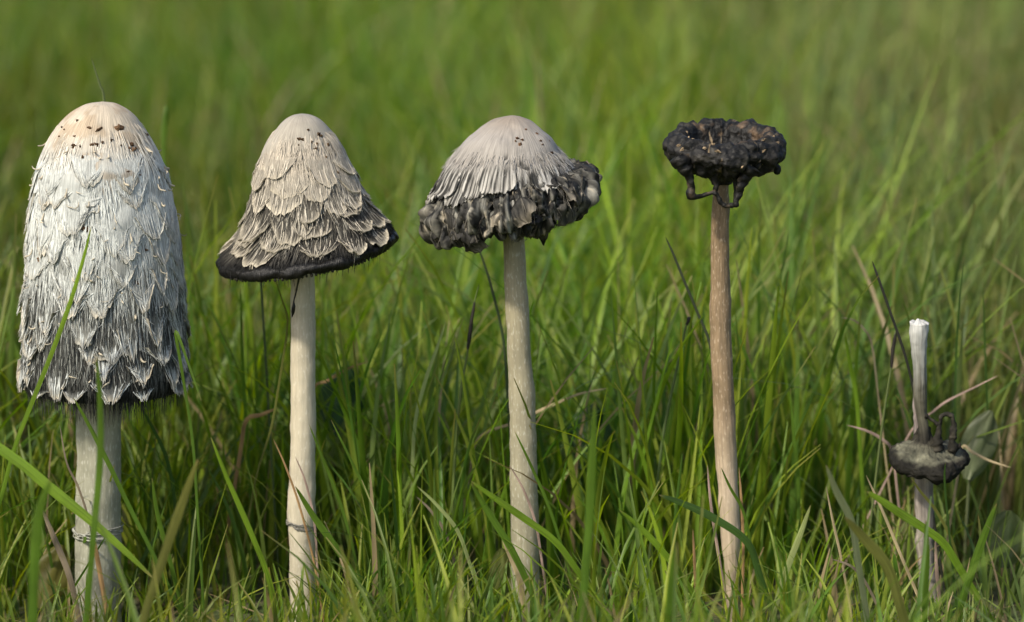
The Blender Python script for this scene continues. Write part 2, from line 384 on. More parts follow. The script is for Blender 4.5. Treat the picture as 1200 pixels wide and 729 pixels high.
def mushroom_tall():
    root = empty('mushroom', base_at(116))
    tag(root, 'tall unopened shaggy cap, white and scaly, greying towards its lower edge', 'mushroom', 'shaggy ink caps in the meadow')
    lo, sg, (V, F, uv, TH, T) = stem_mesh([(442, 94, 138), (470, 90, 142), (530, 90, 142), (600, 88, 142), (660, 88, 142), (715, 86, 142), (742, 84, 144)], 0., seed=3)
    c = mix([.50, .48, .36], [.42, .42, .32], T) * (1 + .08 * np.sin(TH * 7 + T * 4))[:, None]  # greenish grey with the stem's shade put into the colour
    stem = mk('stem', V, F, M_STEM, root, uv, c)
    wisp_ring(root, 115, 621, 27.5, 0, [.34, .34, .29], 5)
    # cap
    rows = [(120, 119, 0), (119, 123, 20), (118, 136, 39), (116.5, 159, 56), (117.5, 192, 72), (118.5, 225, 79), (120, 258, 85), (120.5, 290, 88),
            (121.5, 313, 89.5), (122, 345, 92), (122.5, 379, 92.5), (124, 412, 93.5), (125, 440, 94), (125, 452, 91)]
    lo = Loft(rows, 0.); sg = outward(lo)
    lo.mod = lambda th, t: 1 + .012 * np.sin(3 * th + 4 * t) + .008 * np.sin(5 * th - 9 * t)
    f1 = tdisp(60, .0012 * sg, 2, 3)
    V, F, uv, TH, T = lo.mesh(120, 160, lambda a, b, c: f1(a, b, c) * np.clip(b * 4, 0, 1))
    cream = np.array([.70, .60, .46]); white = np.array([.65, .67, .63]); grey = np.array([.17, .165, .14]); black = np.array([.02, .02, .018])
    def basecol(T):
        c = mix(cream, white * .95, sstep(.12, .34, T)); c = mix(c, np.array([.38, .39, .36]), sstep(.40, .60, T))
        c = mix(c, grey * .85, sstep(.60, .80, T)); return mix(c, black, sstep(.78, .94, T))
    patch = turb(V, 95, 31, 3)
    c = basecol(T + patch * .02); c = mix(c, [.50, .36, .22], np.clip((patch - .12) * 2.2, 0, .55) * (1 - sstep(.3, .45, T)))
    cap = mk('cap', V, F, M_CAP, root, uv, c)
    gl = Loft([(125, 452, 90), (125, 456, 86), (123, 455, 70), (120, 445, 40), (117, 438, 24)], 0.)
    V, F, uv, TH, T = gl.mesh(16, 180, lambda a, b, c: .0008 * np.sin(a * 90))
    mk('gills', V, F, M_RIM, cap, uv, np.tile([.02, .018, .015], (len(V), 1)))
    # loose fibres all over the lower two thirds
    n = 12000; th0 = rng.uniform(-math.pi, math.pi, n); t0 = .13 + .855 * rng.random(n) ** .62
    ln = rng.uniform(.006, .016, n)
    V, F, uv, s, t = strands(lo, sg, th0, t0, ln, rng.uniform(.0003, .0006, n), rng.uniform(.0002, .0020, n) * sstep(.3, .8, t0), rng.normal(0, .0010, n))
    k_rand = np.repeat(rng.uniform(.7, 1.15, n), 15)
    fc = mix(mix(cream, white * 1.08, sstep(.12, .34, t)), [.60, .62, .58], sstep(.45, .72, t)); fc = mix(fc, [.34, .35, .32], sstep(.70, .88, t)); fc = mix(fc, [.06, .06, .05], sstep(.90, 1.0, t))
    fc = fc * np.repeat(np.where(rng.random(n) < .72 * sstep(.48, .78, t0), rng.uniform(.10, .35, n), 1.0), 15)[:, None]
    tag(mk('loose_fibres', V, F, M_STRAND, cap, uv, fc * k_rand[:, None]), kind='stuff')
    # scales in rings
    nrow = 10
    for i in range(nrow):
        t0 = .25 + (.945 - .25) * (i / (nrow - 1)) ** .95
        circ = 2 * math.pi * float(lo.rad(t0)); cnt = int(circ / .0178)
        ph = rng.uniform(0, 6.28); f = i / (nrow - 1)
        for k in range(cnt):
            th = ph + 2 * math.pi * (k + rng.uniform(-.3, .3)) / cnt; tt = t0 + rng.uniform(-.03, .03)
            L = rng.uniform(.012, .021) * (1.08 - .3 * f); w_ = rng.uniform(.0065, .0125) * (1.05 - .2 * f)
            if tt + L / lo.L > .995: L = max(.005, (.995 - tt) * lo.L)
            und = basecol(np.array([tt + .05]))[0]
            top = mix(white, und, .3 + .7 * sstep(.25, .75, f)); tip = mix(white * 1.05, mix(und, [.62, .64, .60], .35), sstep(.2, .7, f))
            cs = mix(white * 1.1, [.70, .73, .70], sstep(.35, .95, f)); edge = mix([.66, .56, .40], [.58, .55, .45], rng.uniform(0, 1))
            lf = (.0004 + .0016 * f) * rng.uniform(.4, 1.5); cu = rng.uniform(.0, .0012) * (.3 + .9 * f)
            V, F, uv, C = scale_mesh(lo, sg, th, tt, w_, L, lf, cu, top, tip, edge, conv=rng.uniform(.1, .5), ragged=.03 + .05 * f,
                                     nstr=int(18 + 8 * f), asym=rng.uniform(-.3, .3), expo=rng.uniform(1.5, 2.4), drop=rng.uniform(.45, .8),
                                     rim=rng.uniform(.00012, .0004) * (rng.random() < .65), sconv=rng.uniform(.35, .98), cstr=cs, swid=(.0004, .0009))
            mk('scale', V, F, M_SCALE, cap, uv, C)
    for k in range(150):      # curled wisps that break the outline
        th = rng.uniform(-math.pi, math.pi); t = rng.uniform(.22, .97); p = lo.S(np.array([th]), np.array([t]))[0]; N_ = lo.N(np.array([th]), np.array([t]))[0] * sg
        q = lo.S(np.array([th]), np.array([min(1, t + .03)]))[0] - p; q /= np.linalg.norm(q); l_ = rng.uniform(.0010, .0042) ; sd_ = np.cross(N_, q) * rng.normal(0, .9); cv = rng.uniform(-.2, 1.0)
        P = [p - q * l_ * .6, p + q * l_ * .3 + N_ * l_ * .3, p + (q * .6 + sd_ * .6) * l_ + N_ * l_ * .75, p + (q * (.8 - .4 * cv) + sd_) * l_ + N_ * l_ * (.55 + .5 * cv), p + (q * (1.1 - 1.0 * cv) + sd_ * 1.3) * l_ + N_ * l_ * (.4 + .7 * cv)]
        V, F, uv = tube(P, np.array([.0002, .00035, .00035, .00022, .0001]) * rng.uniform(.5, 1.4), n=5, sub=3, lump=.4, seed=k, f=900)
        mk('curled_tip', V, F, M_STRAND, cap, uv, np.tile(mix([.68, .60, .46], [.45, .40, .30], rng.random() * .6 + .4 * t), (len(V), 1)))
    # soil crumbs and torn brown skin
    spots = [(91, 141, 2.6), (104, 150, 3.6), (139, 149, 4.6), (115, 153, 2.4), (76, 153, 2.6), (70, 160, 2.4), (73, 150, 2), (88, 160, 2.2), (113, 169, 2.6), (108, 170, 2.2), (87, 170, 3),
             (94, 171, 2), (97, 186, 3.4), (111, 212, 3.6), (155, 168, 3.2), (157, 176, 3), (152, 174, 2.2), (150, 201, 2.4), (173, 158, 2.6), (96, 268, 4.8), (150, 291, 4.6),
             (46, 303, 4.2), (160, 333, 2.6), (134, 440, 4), (182, 406, 3.6), (104, 340, 2), (121, 167, 1.6), (141, 171, 1.8), (131, 165, 1.6), (164, 206, 2), (172, 292, 2.6), (44, 324, 4)]
    for (x, y, r_) in spots:
        th, t = theta_at(lo, x, y)
        speck('soil_crumb', lo, sg, th, t, r_ * 1.15 * MM, cap, np.array([.12, .072, .04]) * random.uniform(.5, 2.0), elong=random.uniform(.8, 1.9), ang=random.uniform(-1, 1))
    th, t = theta_at(lo, 148, 201); speck('twig_crumb', lo, sg, th, t, 2.0 * MM, cap, np.array([.07, .045, .03]), elong=5.0)

# ================================================================== mushroom 2: bell with inky rim
def mushroom_bell():
    root = empty('mushroom', base_at(354))
    tag(root, 'bell-shaped shaggy cap with flared black dripping rim on smooth white stem', 'mushroom', 'shaggy ink caps in the meadow')
    lo, sg, (V, F, uv, TH, T) = stem_mesh([(285, 346, 366), (330, 341.5, 369.5), (420, 341, 370), (544, 339, 370), (600, 337, 369.5), (640, 338, 370), (707, 339, 371), (742, 336, 373)], 0., seed=13)
    c = mix([.80, .71, .52], [.74, .66, .50], T)
    mk('stem', V, F, M_STEM, root, uv, c)
    wisp_ring(root, 353, 614, 16.6, -13, [.20, .19, .165], 7)
    rows = [(354, 133, 0), (354, 135.5, 12), (354.5, 143, 24), (355, 159, 37), (356, 176, 46.5), (357, 192, 52.5), (359.5, 209, 58.5), (361, 225, 63.5), (363, 242, 70, 2, 1),
            (364, 258, 78, 5, 2), (363, 272, 88, 7, 4), (360, 284, 99, 9, 5), (359, 289, 103, 9, 5)]
    lo = Loft(rows, 0.); sg = outward(lo)
    lo.mod = lambda th, t: 1 + .015 * np.sin(3 * th + 2 + 2 * t) * t + .012 * np.sin(7 * th - 5 * t) * t
    f1 = tdisp(60, .0010 * sg, 12, 3)
    V, F, uv, TH, T = lo.mesh(110, 150, lambda a, b, c: f1(a, b, c) * np.clip(b * 4, 0, 1))
    cream = np.array([.50, .455, .375]); mid = np.array([.36, .33, .27]); dark = np.array([.06, .055, .045])
    def basecol(T):
        c = mix(cream, cream * .95, T); c = mix(c, mid * .9, sstep(.30, .48, T)); c = mix(c, dark, sstep(.48, .70, T)); return mix(c, [.012, .012, .011], sstep(.74, .9, T))
    c = basecol(T + turb(V, 120, 41, 3) * .03)
    cap = mk('cap', V, F, M_CAP, root, uv, c)
    rm = Loft([(359, 285, 99, 9, 5), (359, 287, 104, 9, 5), (359, 291, 106.5, 9, 5), (359, 296, 105.5, 9, 5), (359, 299.5, 101, 9, 5), (359, 298, 94, 9, 5), (358, 290, 70, 8, 4), (356, 280, 40, 3, 2), (355.5, 276, 14)], 0.)
    f2 = tdisp(120, .0016, 21, 3)
    V, F, uv, TH, T = rm.mesh(36, 480, lambda a, b, c: (.00035 * np.sin(a * 120)) * sstep(.1, .3, b) + f2(a, b, c) * (1 - .5 * b))
    mk('inky_rim', V, F, M_RIM, cap, uv, np.tile([.011, .010, .008], (len(V), 1)))
    for k in range(64):       # beads of ink along the lower edge
        th = -math.pi + math.pi * (k + .5) / 64 + rng.normal(0, .008)
        p = rm.S(np.array([th]), np.array([.19]))[0]; r_ = rng.uniform(.0004, .0008)
        u = np.linspace(0, math.pi, 5); v = np.linspace(0, 2 * math.pi, 7)
        U, W_ = np.meshgrid(u, v, indexing='ij')
        Vb = p + r_ * np.stack([np.sin(U) * np.cos(W_), np.sin(U) * np.sin(W_), 1.3 * np.cos(U)], -1).reshape(-1, 3)
        mk('ink_bead', Vb, grid_faces(5, 7), M_RIM, cap, Vb[:, [0, 2]], np.tile([.05, .045, .03], (len(Vb), 1)))
    pts = [px(x, y, -.017 + d) for (x, y, d) in [(352, 318, -.02), (350, 328, -.012), (347, 342, .002), (344.5, 352, .003), (344, 360, .003), (343.5, 366, .0035), (342, 372, .004)]]
    V, F, uv = tube(pts, np.array([2.6, 1.4, 1.0, .9, 2.0, 1.8, .5]) * MM, lump=.4, seed=3)
    mk('ink_thread', V, F, M_RIM, cap, uv, np.tile([.02, .018, .015], (len(V), 1)))
    n = 6000; th0 = rng.uniform(-math.pi, math.pi, n); t0 = .18 + .75 * rng.random(n) ** .7; ln = rng.uniform(.006, .015, n)
    V, F, uv, s, t = strands(lo, sg, th0, t0, ln, rng.uniform(.0003, .0006, n), rng.uniform(.0002, .002, n) * sstep(.3, .7, t0), rng.normal(0, .0012, n))
    fc = mix([.52, .46, .37], [.40, .37, .30], sstep(.45, .7, t)); fc = mix(fc, [.13, .12, .10], sstep(.80, .95, t)); fc = mix(fc, [.03, .03, .028], sstep(.93, 1.0, t))
    fc = fc * np.repeat(np.where(rng.random(n) < .75 * sstep(.32, .6, t0), rng.uniform(.12, .35, n), 1.0), 15)[:, None]
    tag(mk('loose_fibres', V, F, M_STRAND, cap, uv, fc * np.repeat(rng.uniform(.6, 1.2, n), 15)[:, None]), kind='stuff')
    nrow = 6
    for i in range(nrow):
        t0 = .34 + (.79 - .34) * i / (nrow - 1); circ = 2 * math.pi * float(lo.rad(t0)); cnt = int(circ / .0155); ph = rng.uniform(0, 6.28); f = i / (nrow - 1)
        for k in range(cnt):
            th = ph + 2 * math.pi * (k + rng.uniform(-.25, .25)) / cnt; tt = t0 + rng.uniform(-.03, .03)
            L = rng.uniform(.011, .018); w_ = rng.uniform(.006, .0105)
            und = basecol(np.array([tt + .03]))[0]
            top = mix([.52, .46, .37], und, .45 + .55 * sstep(0, .5, f)); tip = mix([.52, .46, .37], mix(und, [.40, .36, .29], .2), sstep(0, .6, f)); edge = np.array([.74, .66, .50]) * rng.uniform(.8, 1.1)
            cs = mix([.64, .58, .47], [.62, .56, .45], f)
            V, F, uv, C = scale_mesh(lo, sg, th, tt, w_, L, (.0004 + .0012 * f) * rng.uniform(.5, 1.4), rng.uniform(.0001, .0010), top, tip, edge, conv=rng.uniform(.0, .3),
                                     ragged=.02 + .03 * f, nstr=15, asym=rng.uniform(-.25, .25), expo=rng.uniform(1.8, 2.8), drop=rng.uniform(.3, .6),
                                     rim=rng.uniform(.0002, .0006) * (rng.random() < .7), sconv=rng.uniform(.1, .7), cstr=cs, swid=(.0004, .0008))
            mk('scale', V, F, M_SCALE, cap, uv, C)
    for (x, y, r_) in [(361, 152, 2), (350, 163, 2), (354, 163, 2.4), (365, 167, 2), (370, 174, 2.6), (374, 157, 2.4), (384, 170, 3), (382, 184, 2), (350, 170, 1.6), (396, 202, 2.4), (399, 245, 3.6),
                        (351, 283, 3.8), (376, 159, 1.6), (372, 168, 1.8)]:
        th, t = theta_at(lo, x, y); speck('soil_crumb', lo, sg, th, t, r_ * 1.15 * MM, cap, np.array([.12, .075, .04]) * random.uniform(.6, 1.9), elong=random.uniform(.8, 1.9), ang=random.uniform(-1, 1))

# ================================================================== mushroom 3: umbrella with crumpled skirt
def mushroom_umbrella():
    root = empty('mushroom', base_at(617))
    tag(root, 'broad domed cap with crumpled grey and black skirt on mottled pale stem', 'mushroom', 'shaggy ink caps in the meadow')
    lo, sg, (V, F, uv, TH, T) = stem_mesh([(225, 592, 612), (265, 588.5, 614), (320, 591, 617), (400, 594, 622), (488, 597, 628), (600, 598, 631), (670, 599, 633), (742, 600, 636)], 0., seed=23)
    mk('stem', V, F, M_STEM, root, uv, mix([.47, .41, .265], [.44, .41, .29], T))
    rows = [(600, 135, 0), (600, 137, 12), (599, 143, 25), (597.5, 159, 46), (596.5, 176, 60), (595, 192, 70.5, 2), (594.5, 203, 76, 4, 1), (594.5, 212, 79, 6, 2)]
    lo = Loft(rows, 0.); sg = outward(lo)
    f1 = tdisp(55, .0013 * sg, 52, 3)
    V, F, uv, TH, T = lo.mesh(90, 150, lambda a, b, c: f1(a, b, c) * np.clip(b * 4, 0, 1))
    fr = turb(np.stack([np.cos(TH) * 3, np.sin(TH) * 3, T * 1.2], 1), 2.4, 4, 4)
    c = mix([.40, .33, .26], [.43, .395, .35], sstep(0, .5, T)); c = mix(c, [.09, .085, .075], sstep(.68, .86, T + fr * .24))
    cap = mk('cap', V, F, M_CAP, root, uv, c)
    # crumpled skirt: two tiers
    for j, (rws, seed) in enumerate([([(596, 205, 74, 8), (597, 212, 84, 10, 3), (598, 220, 93, 12, 5), (599, 229, 96, 13, 6), (600, 238, 92, 13, 6), (600, 244, 80, 12, 5), (600, 242, 50, 8, 3), (600, 238, 14)], 61),
                                     ([(597, 222, 78, 12, 4), (597, 232, 90, 14, 5), (597, 241, 96, 15, 6), (598, 250, 92, 15, 6), (599, 255, 78, 13, 6), (600, 251, 46, 8, 3), (601, 246, 13)], 67)]):
        sk = Loft(rws, 0.); s2 = outward(sk)
        g2 = tdisp(260, .0013 * s2, seed + 3, 3)
        def pleat(a, b, sd):
            q = np.stack([np.cos(a) * 3.2, np.sin(a) * 3.2, b * 1.7 + .5 * np.sin(3 * a)], -1).reshape(-1, 3)
            return turb(q, 1.25, sd, 3).reshape(a.shape)
        def dsp(a, b, c):
            p1 = pleat(a, b, seed); p2 = pleat(a * 2, b * 1.4, seed + 7)
            return (s2 * (.0055 * p1 + .0040 * (.5 - np.abs(p2) * 2) + .0012 * np.sin(b * 19 + 5 * p1)) + g2(a, b, c)) * sstep(0, .15, b) * (1 - sstep(.66, .86, b))
        V, F, uv, TH, T = sk.mesh(90, 320, dsp)
        p1 = pleat(TH, T, seed); V[:, 2] -= .010 * pleat(TH, T * 0, seed + 31) * sstep(.25, .6, T) * (1 - sstep(.7, .9, T))
        nz = turb(V, 150, seed, 4); fine = turb(np.stack([np.cos(TH) * 30, np.sin(TH) * 30, T * 2.5], 1), .9, seed, 3)
        c = mix([.014, .014, .012], [.36, .345, .29], sstep(-.10, .50, nz * .35 + fine * .95 + p1 * .35)); c = mix(c, [.46, .42, .33], sstep(.55, .95, 1 - np.abs(turb(V, 165, seed + 50, 3)) * 5) * sstep(-.1, .3, nz + .35 * np.cos(TH - 3.6)) * .8)
        c = mix(c, [.010, .010, .008], sstep(.60, .74, T))
        mk('crumpled_skirt', V, F, M_CRUMP, cap, uv, c)
        cnt = 9
        for k in range(cnt):         # rolled flaps standing off the skirt
            th = 2 * math.pi * (k + rng.uniform(-.3, .3)) / cnt; t0 = rng.uniform(.06, .16)
            V, F, uv, C = scale_mesh(sk, s2, th, t0, rng.uniform(.0065, .0110), rng.uniform(.012, .018), rng.uniform(.0015, .0035), rng.uniform(.0005, .002), np.array([.05, .047, .04]) * rng.uniform(.4, 1.6), np.array([.12, .11, .09]) * rng.uniform(.3, 1.5),
                                     np.array([.50, .43, .32]) * rng.uniform(.5, 1.1), conv=rng.uniform(-.1, .3), ragged=.04, nstr=16, asym=rng.uniform(-.3, .3), na=17, nb=13, drop=rng.uniform(.2, .55), rim=.0004, swid=(.0003, .0006), cstr=np.array([.30, .27, .21]) * rng.uniform(.3, 1.2))
            P = V.copy(); V = V + (np.stack([turb(P, 160, 5 + k, 2), turb(P, 160, 25 + k, 2), turb(P, 160, 45 + k, 2)], 1)) * .0034
            mk('flap', V, F, M_CRUMP, cap, uv, C)
    # fringe below the dome
    cnt = 19
    fl = Loft(rows[3:] + [(594.5, 222, 84, 8, 3), (595, 230, 85, 9, 4)], 0.); s3 = outward(fl)
    dome = np.array([.43, .40, .355])
    for k in range(cnt):
        th = 2 * math.pi * (k + rng.uniform(-.2, .2)) / cnt
        V, F, uv, C = scale_mesh(fl, s3, th, rng.uniform(.30, .46), rng.uniform(.0062, .0090), rng.uniform(.014, .020), rng.uniform(.0015, .0042), rng.uniform(.0002, .0012), dome, [.40, .38, .34],
                                 [.60, .56, .48], conv=rng.uniform(-.12, .1), ragged=.03, nstr=0, na=31, nb=11, expo=4, drop=.35, rim=.00035)
        st = turb(np.stack([uv[:, 0] * 900, uv[:, 1] * 60, uv[:, 0] * 0], 1), 1, k * 3.3, 2); dpt = sstep(0.001, .007, uv[:, 1] - uv[:, 1].min())
        C = mix(C, [.03, .03, .027], sstep(-.14, .12, st + .3 * (rng.random() - .5)) * dpt * .95); C = mix(C, [.62, .60, .54], sstep(.12, .3, -st) * dpt * .7)
        mk('scale', V, F, M_SCALE, cap, uv, C)
    n = 1100; th0 = rng.uniform(-math.pi, math.pi, n); t0 = .15 + .55 * rng.random(n) ** .7
    V, F, uv, s, t = strands(fl, s3, th0, t0, rng.uniform(.004, .010, n), rng.uniform(.0003, .0005, n), rng.uniform(.0005, .002, n), rng.normal(0, .001, n))
    fc = mix(dome * .88, np.repeat(rng.choice([.55, .38, .06, .03, .03], n), 15)[:, None] * np.array([1, .95, .86]), sstep(.36, .56, t))
    tag(mk('loose_fibres', V, F, M_STRAND, cap, uv, fc), kind='stuff')
    for (x, y, r_) in [(616, 152, 2), (606, 162, 2), (609, 169, 2.2), (612, 164, 1.8), (633, 166, 2.4), (636, 170, 2), (646, 179, 2.2), (629, 157, 2), (643, 166, 1.8), (604, 165, 1.4)]:
        th, t = theta_at(lo, x, y); speck('soil_crumb', lo, sg, th, t, r_ * MM, cap, np.array([.17, .10, .06]) * random.uniform(.7, 1.6), elong=random.uniform(.8, 1.9), ang=random.uniform(-1, 1))

# ================================================================== mushroom 4: charred curled cap
def mushroom_curled():
    root = empty('mushroom', base_at(858))
    tag(root, 'black curled-up dissolved cap like a bowl on tall slender brown stem', 'mushroom', 'shaggy ink caps in the meadow')
    lo, sg, (V, F, uv, TH, T) = stem_mesh([(195, 838, 854), (240, 835, 854.5), (275, 833, 854), (350, 832, 856), (430, 834, 859), (488, 836.5, 862), (544, 838.5, 864.5), (628, 845, 867), (700, 851, 867), (742, 853, 868)], 0., seed=33)
    c = mix([.31, .215, .12], [.38, .27, .16], sstep(.1, .4, T)); c = mix(c, [.70, .56, .40], sstep(.46, .72, T))
    mk('stem', V, F, M_STEMB, root, uv, c)
    rows = [(847, 192, 3, 0, 8), (847, 191, 18, 0, 9), (847, 186, 34, 0, 10), (848, 174, 40, 0, 10), (848, 162, 43, -1, 10), (849, 156, 48, -1, 10), (849, 155, 56, -1, 10), (849, 159, 64, -1, 10), (849.5, 167, 68, -2, 9), (849.5, 176, 67.5, -2, 8),
            (849, 187, 59, -2, 5), (848, 194, 46, -1, 4), (847, 200, 31, 0, 2), (846, 207, 17), (845.5, 216, 10.5)]
    lo = Loft(rows, 0.); sg = outward(lo)
    lo.mod = lambda th, t: 1 + .035 * np.sin(2 * th + .5) + .03 * np.sin(5 * th + 6 * t)
    g1, g2, g3 = tdisp(62, .0024 * sg, 71, 2), tdisp(190, .0008 * sg, 75, 2), tdisp(560, .0006 * sg, 79, 2)
    def dd(a, b, c):
        e = (.15 + .55 * sstep(.30, .45, b) + .3 * sstep(.45, .6, b)) * (1 - sstep(.76, .94, b))
        rid = np.abs(turb(np.stack([np.cos(a) * 2.2, np.sin(a) * 2.2, b * 5], -1).reshape(-1, 3), 1.1, 83, 2).reshape(a.shape)) * 2.2
        return (g1(a, b, c) + g2(a, b, c) + sg * .0036 * np.minimum(rid, .9) - sg * .0014 + sg * .0005 * np.sin(a * 13 + 4 * np.sin(2 * a) + b * 9)) * e + g3(a, b, c)
    V, F, uv, TH, T = lo.mesh(130, 260, dd)
    nz = turb(V, 130, 91, 3)
    c = mix([.016, .015, .013], [.05, .045, .036], sstep(.1, .5, nz)); c = mix(c, [.20, .13, .075], sstep(.1, .4, nz + .3 * np.cos(TH)) * sstep(.2, .3, T) * (1 - sstep(.36, .44, T)) * .7)
    cap = mk('cap', V, F, M_INK, root, uv, c)
    def strand(pts, rad, seed, dep):
        P = [px(x, y, dep if not hasattr(dep, '__len__') else dep[i]) for i, (x, y) in enumerate(pts)]
        V, F, uv = tube(P, np.array(rad) * MM, n=11, lump=.55, seed=seed, f=330)
        nz = turb(V, 200, seed, 3)
        mk('ink_strand', V, F, M_INK, cap, uv, mix([.018, .017, .014], [.12, .09, .06], sstep(.2, .6, nz)))
    strand([(796, 182), (802, 197), (808, 210), (810, 222), (809, 228), (815, 231), (824, 229), (832, 227), (838, 226), (842, 232), (845, 238), (850, 241), (856, 241), (862, 240), (864, 234), (867, 222), (870, 212), (876, 202), (881, 194)],
           [13, 9, 5, 4, 5.5, 4, 2.2, 2, 2.8, 2.8, 2.5, 2.6, 2.6, 3.4, 3.8, 5, 6.5, 9, 12], 3, [-.02] * 6 + [-.018] * 7 + [-.02] * 6)
    strand([(862, 240), (863, 226), (862, 214), (862, 200)], [2.6, 2.4, 3.2, 6], 5, -.014)
    strand([(832, 196), (837, 207), (839, 216), (838, 227)], [8, 5, 3.2, 2.4], 8, -.016)
    strand([(904, 187), (908, 194), (910, 200), (908, 204)], [6, 4, 4.5, 2.5], 11, -.004)
    # torn pale skin flakes along the roll
    for (x, y, l_, an) in [(794, 170, 4, .5), (799, 175, 5, .9), (815, 155, 4, 1.2), (833, 192, 6, .4), (842, 176, 5, -.2), (848, 178, 4, 0), (812, 150, 4, 1.4), (895, 178, 4, .6), (907, 160, 4, 1), (912, 168, 4, .3), (896, 165, 4, .2), (868, 195, 4, .9), (806, 163, 3, 0),
                           (858, 180, 3, .4), (838, 155, 4, .8), (826, 172, 4, .6), (878, 197, 4, 1.1), (890, 188, 3, .5)]:
        th, t = theta_at(lo, x, y); P = lo.S(np.array([th]), np.array([t]))[0]; k = lo.N(np.array([th]), np.array([t]))[0] * sg
        # lift to the displaced surface
        d = np.linalg.norm(V - P, axis=1); q = V[np.argmin(d)]
        class One: pass
        o1 = One(); o1.S = lambda a, b, q=q: np.array([q]); o1.N = lambda a, b, k=k: np.array([k])
        speck('skin_flake', o1, 1, 0, 0, l_ * .5 * MM, cap, np.array([.42, .31, .19]) * random.uniform(.7, 1.3), elong=2.0, ang=an)

# ================================================================== mushroom 5: collapsed remains
def mushroom_collapsed():
    root = empty('mushroom', base_at(1091))
    tag(root, 'withered stem bare at the top, shrunken dark grey cap slumped halfway down it', 'mushroom', 'shaggy ink caps in the meadow')
    lo, sg, (V, F, uv, TH, T) = stem_mesh([(445, 1070, 1077), (500, 1070, 1083), (530, 1070, 1092), (563, 1071, 1094), (626, 1073, 1095), (690, 1077, 1100), (742, 1079, 1105)], .012, amp=.0011, seed=43)
    mk('stem', V, F, M_STEM5, root, uv, mix([.40, .33, .31], [.42, .38, .31], T) * (1 + .22 * np.sin(TH * 5 + 2))[:, None])
    lo, sg, (V, F, uv, TH, T) = stem_mesh([(378.6, 1077, 1077.3), (378, 1069, 1085), (378, 1066, 1088), (383, 1066.5, 1087.5), (411, 1068, 1085.5), (447, 1070.5, 1086), (483, 1073, 1087.5), (508, 1077, 1090), (530, 1079, 1094)], -.002, amp=.0007, seed=47)
    c = mix([.80, .80, .76], [.60, .60, .55], sstep(.05, .25, T)); c = mix(c, [.15, .14, .10], sstep(.18, .62, T + .04 * np.sin(TH * 6))); c = mix(c, [.05, .045, .035], sstep(.72, .9, T))
    V[:, 2] += turb(V, 260, 77, 3) * .0035 * (1 - sstep(.02, .09, T)); V[:, 0] += turb(V, 30, 78, 2) * .0012
    mk('upper_stem', V, F, M_STEM5, root, uv, c)
    rows = [(1084, 500, 6.5), (1084, 510, 8, 0, 4), (1084.5, 518, 14, 0, 8), (1086, 525, 28, 0, 10), (1087, 529, 39, -1, 11), (1087.5, 533, 45, -1, 11), (1087.5, 537, 46.5, -1, 11), (1088, 544, 45, 1, 11), (1088, 549, 41, 2, 10), (1087, 552, 34, 0, 8), (1086, 551, 18, 0, 4), (1085, 549, 8)]
    lo = Loft(rows, 0.); sg = outward(lo)
    g1, g2, g3 = tdisp(55, .0026 * sg, 101, 3), tdisp(260, .0010 * sg, 105, 3), tdisp(700, .0004 * sg, 109, 2)
    V, F, uv, TH, T = lo.mesh(100, 200, lambda a, b, c: (g1(a, b, c) + g2(a, b, c) + sg * .0004 * np.sin(a * 9 + 3 * np.sin(3 * a))) * sstep(.15, .4, b) * (1 - .6 * sstep(.8, .95, b)) + g3(a, b, c))
    nz = turb(V, 170, 111, 4)
    c = mix([.05, .045, .033], [.17, .165, .115], sstep(.12, .32, T)); c = c * (1 + .6 * nz)[:, None]; c = mix(c, [.022, .02, .015], sstep(.41, .49, T + nz * .06))
    cap = mk('cap', V, F, M_DISC, root, uv, c)
    def strand(pts, rad, seed, dep):
        P = [px(x, y, dep) for (x, y) in pts]
        V, F, uv = tube(P, np.array(rad) * MM, n=10, lump=.5, seed=seed, f=420)
        mk('ink_strand', V, F, M_DISC, cap, uv, mix([.03, .027, .02], [.07, .062, .045], sstep(0, .5, turb(V, 300, seed, 2))))
    strand([(1084, 487), (1089, 490), (1095, 494), (1100, 498)], [3.4, 2.2, 2.2, 3], 3, -.004)
    strand([(1098, 530), (1098.5, 517), (1099.5, 508), (1100.5, 498), (1102, 493), (1103, 488), (1107, 486), (1112, 486), (1116, 489), (1117.5, 496), (1117, 503), (1117, 510), (1116, 518), (1117, 530)], [10, 6.5, 4, 3, 2.7, 2.7, 2.7, 2.8, 2.8, 2.8, 4.4, 4.4, 4.6, 7], 6, -.004)
    strand([(1056, 536), (1062, 528), (1070, 518), (1076, 508), (1080, 500)], [3, 2.2, 3, 4, 3], 9, .004)
    strand([(1112, 540), (1119, 530), (1124, 524), (1125, 519)], [4, 2.2, 2.2, 1.2], 12, -.004)

mushroom_tall(); mushroom_bell(); mushroom_umbrella(); mushroom_curled(); mushroom_collapsed()

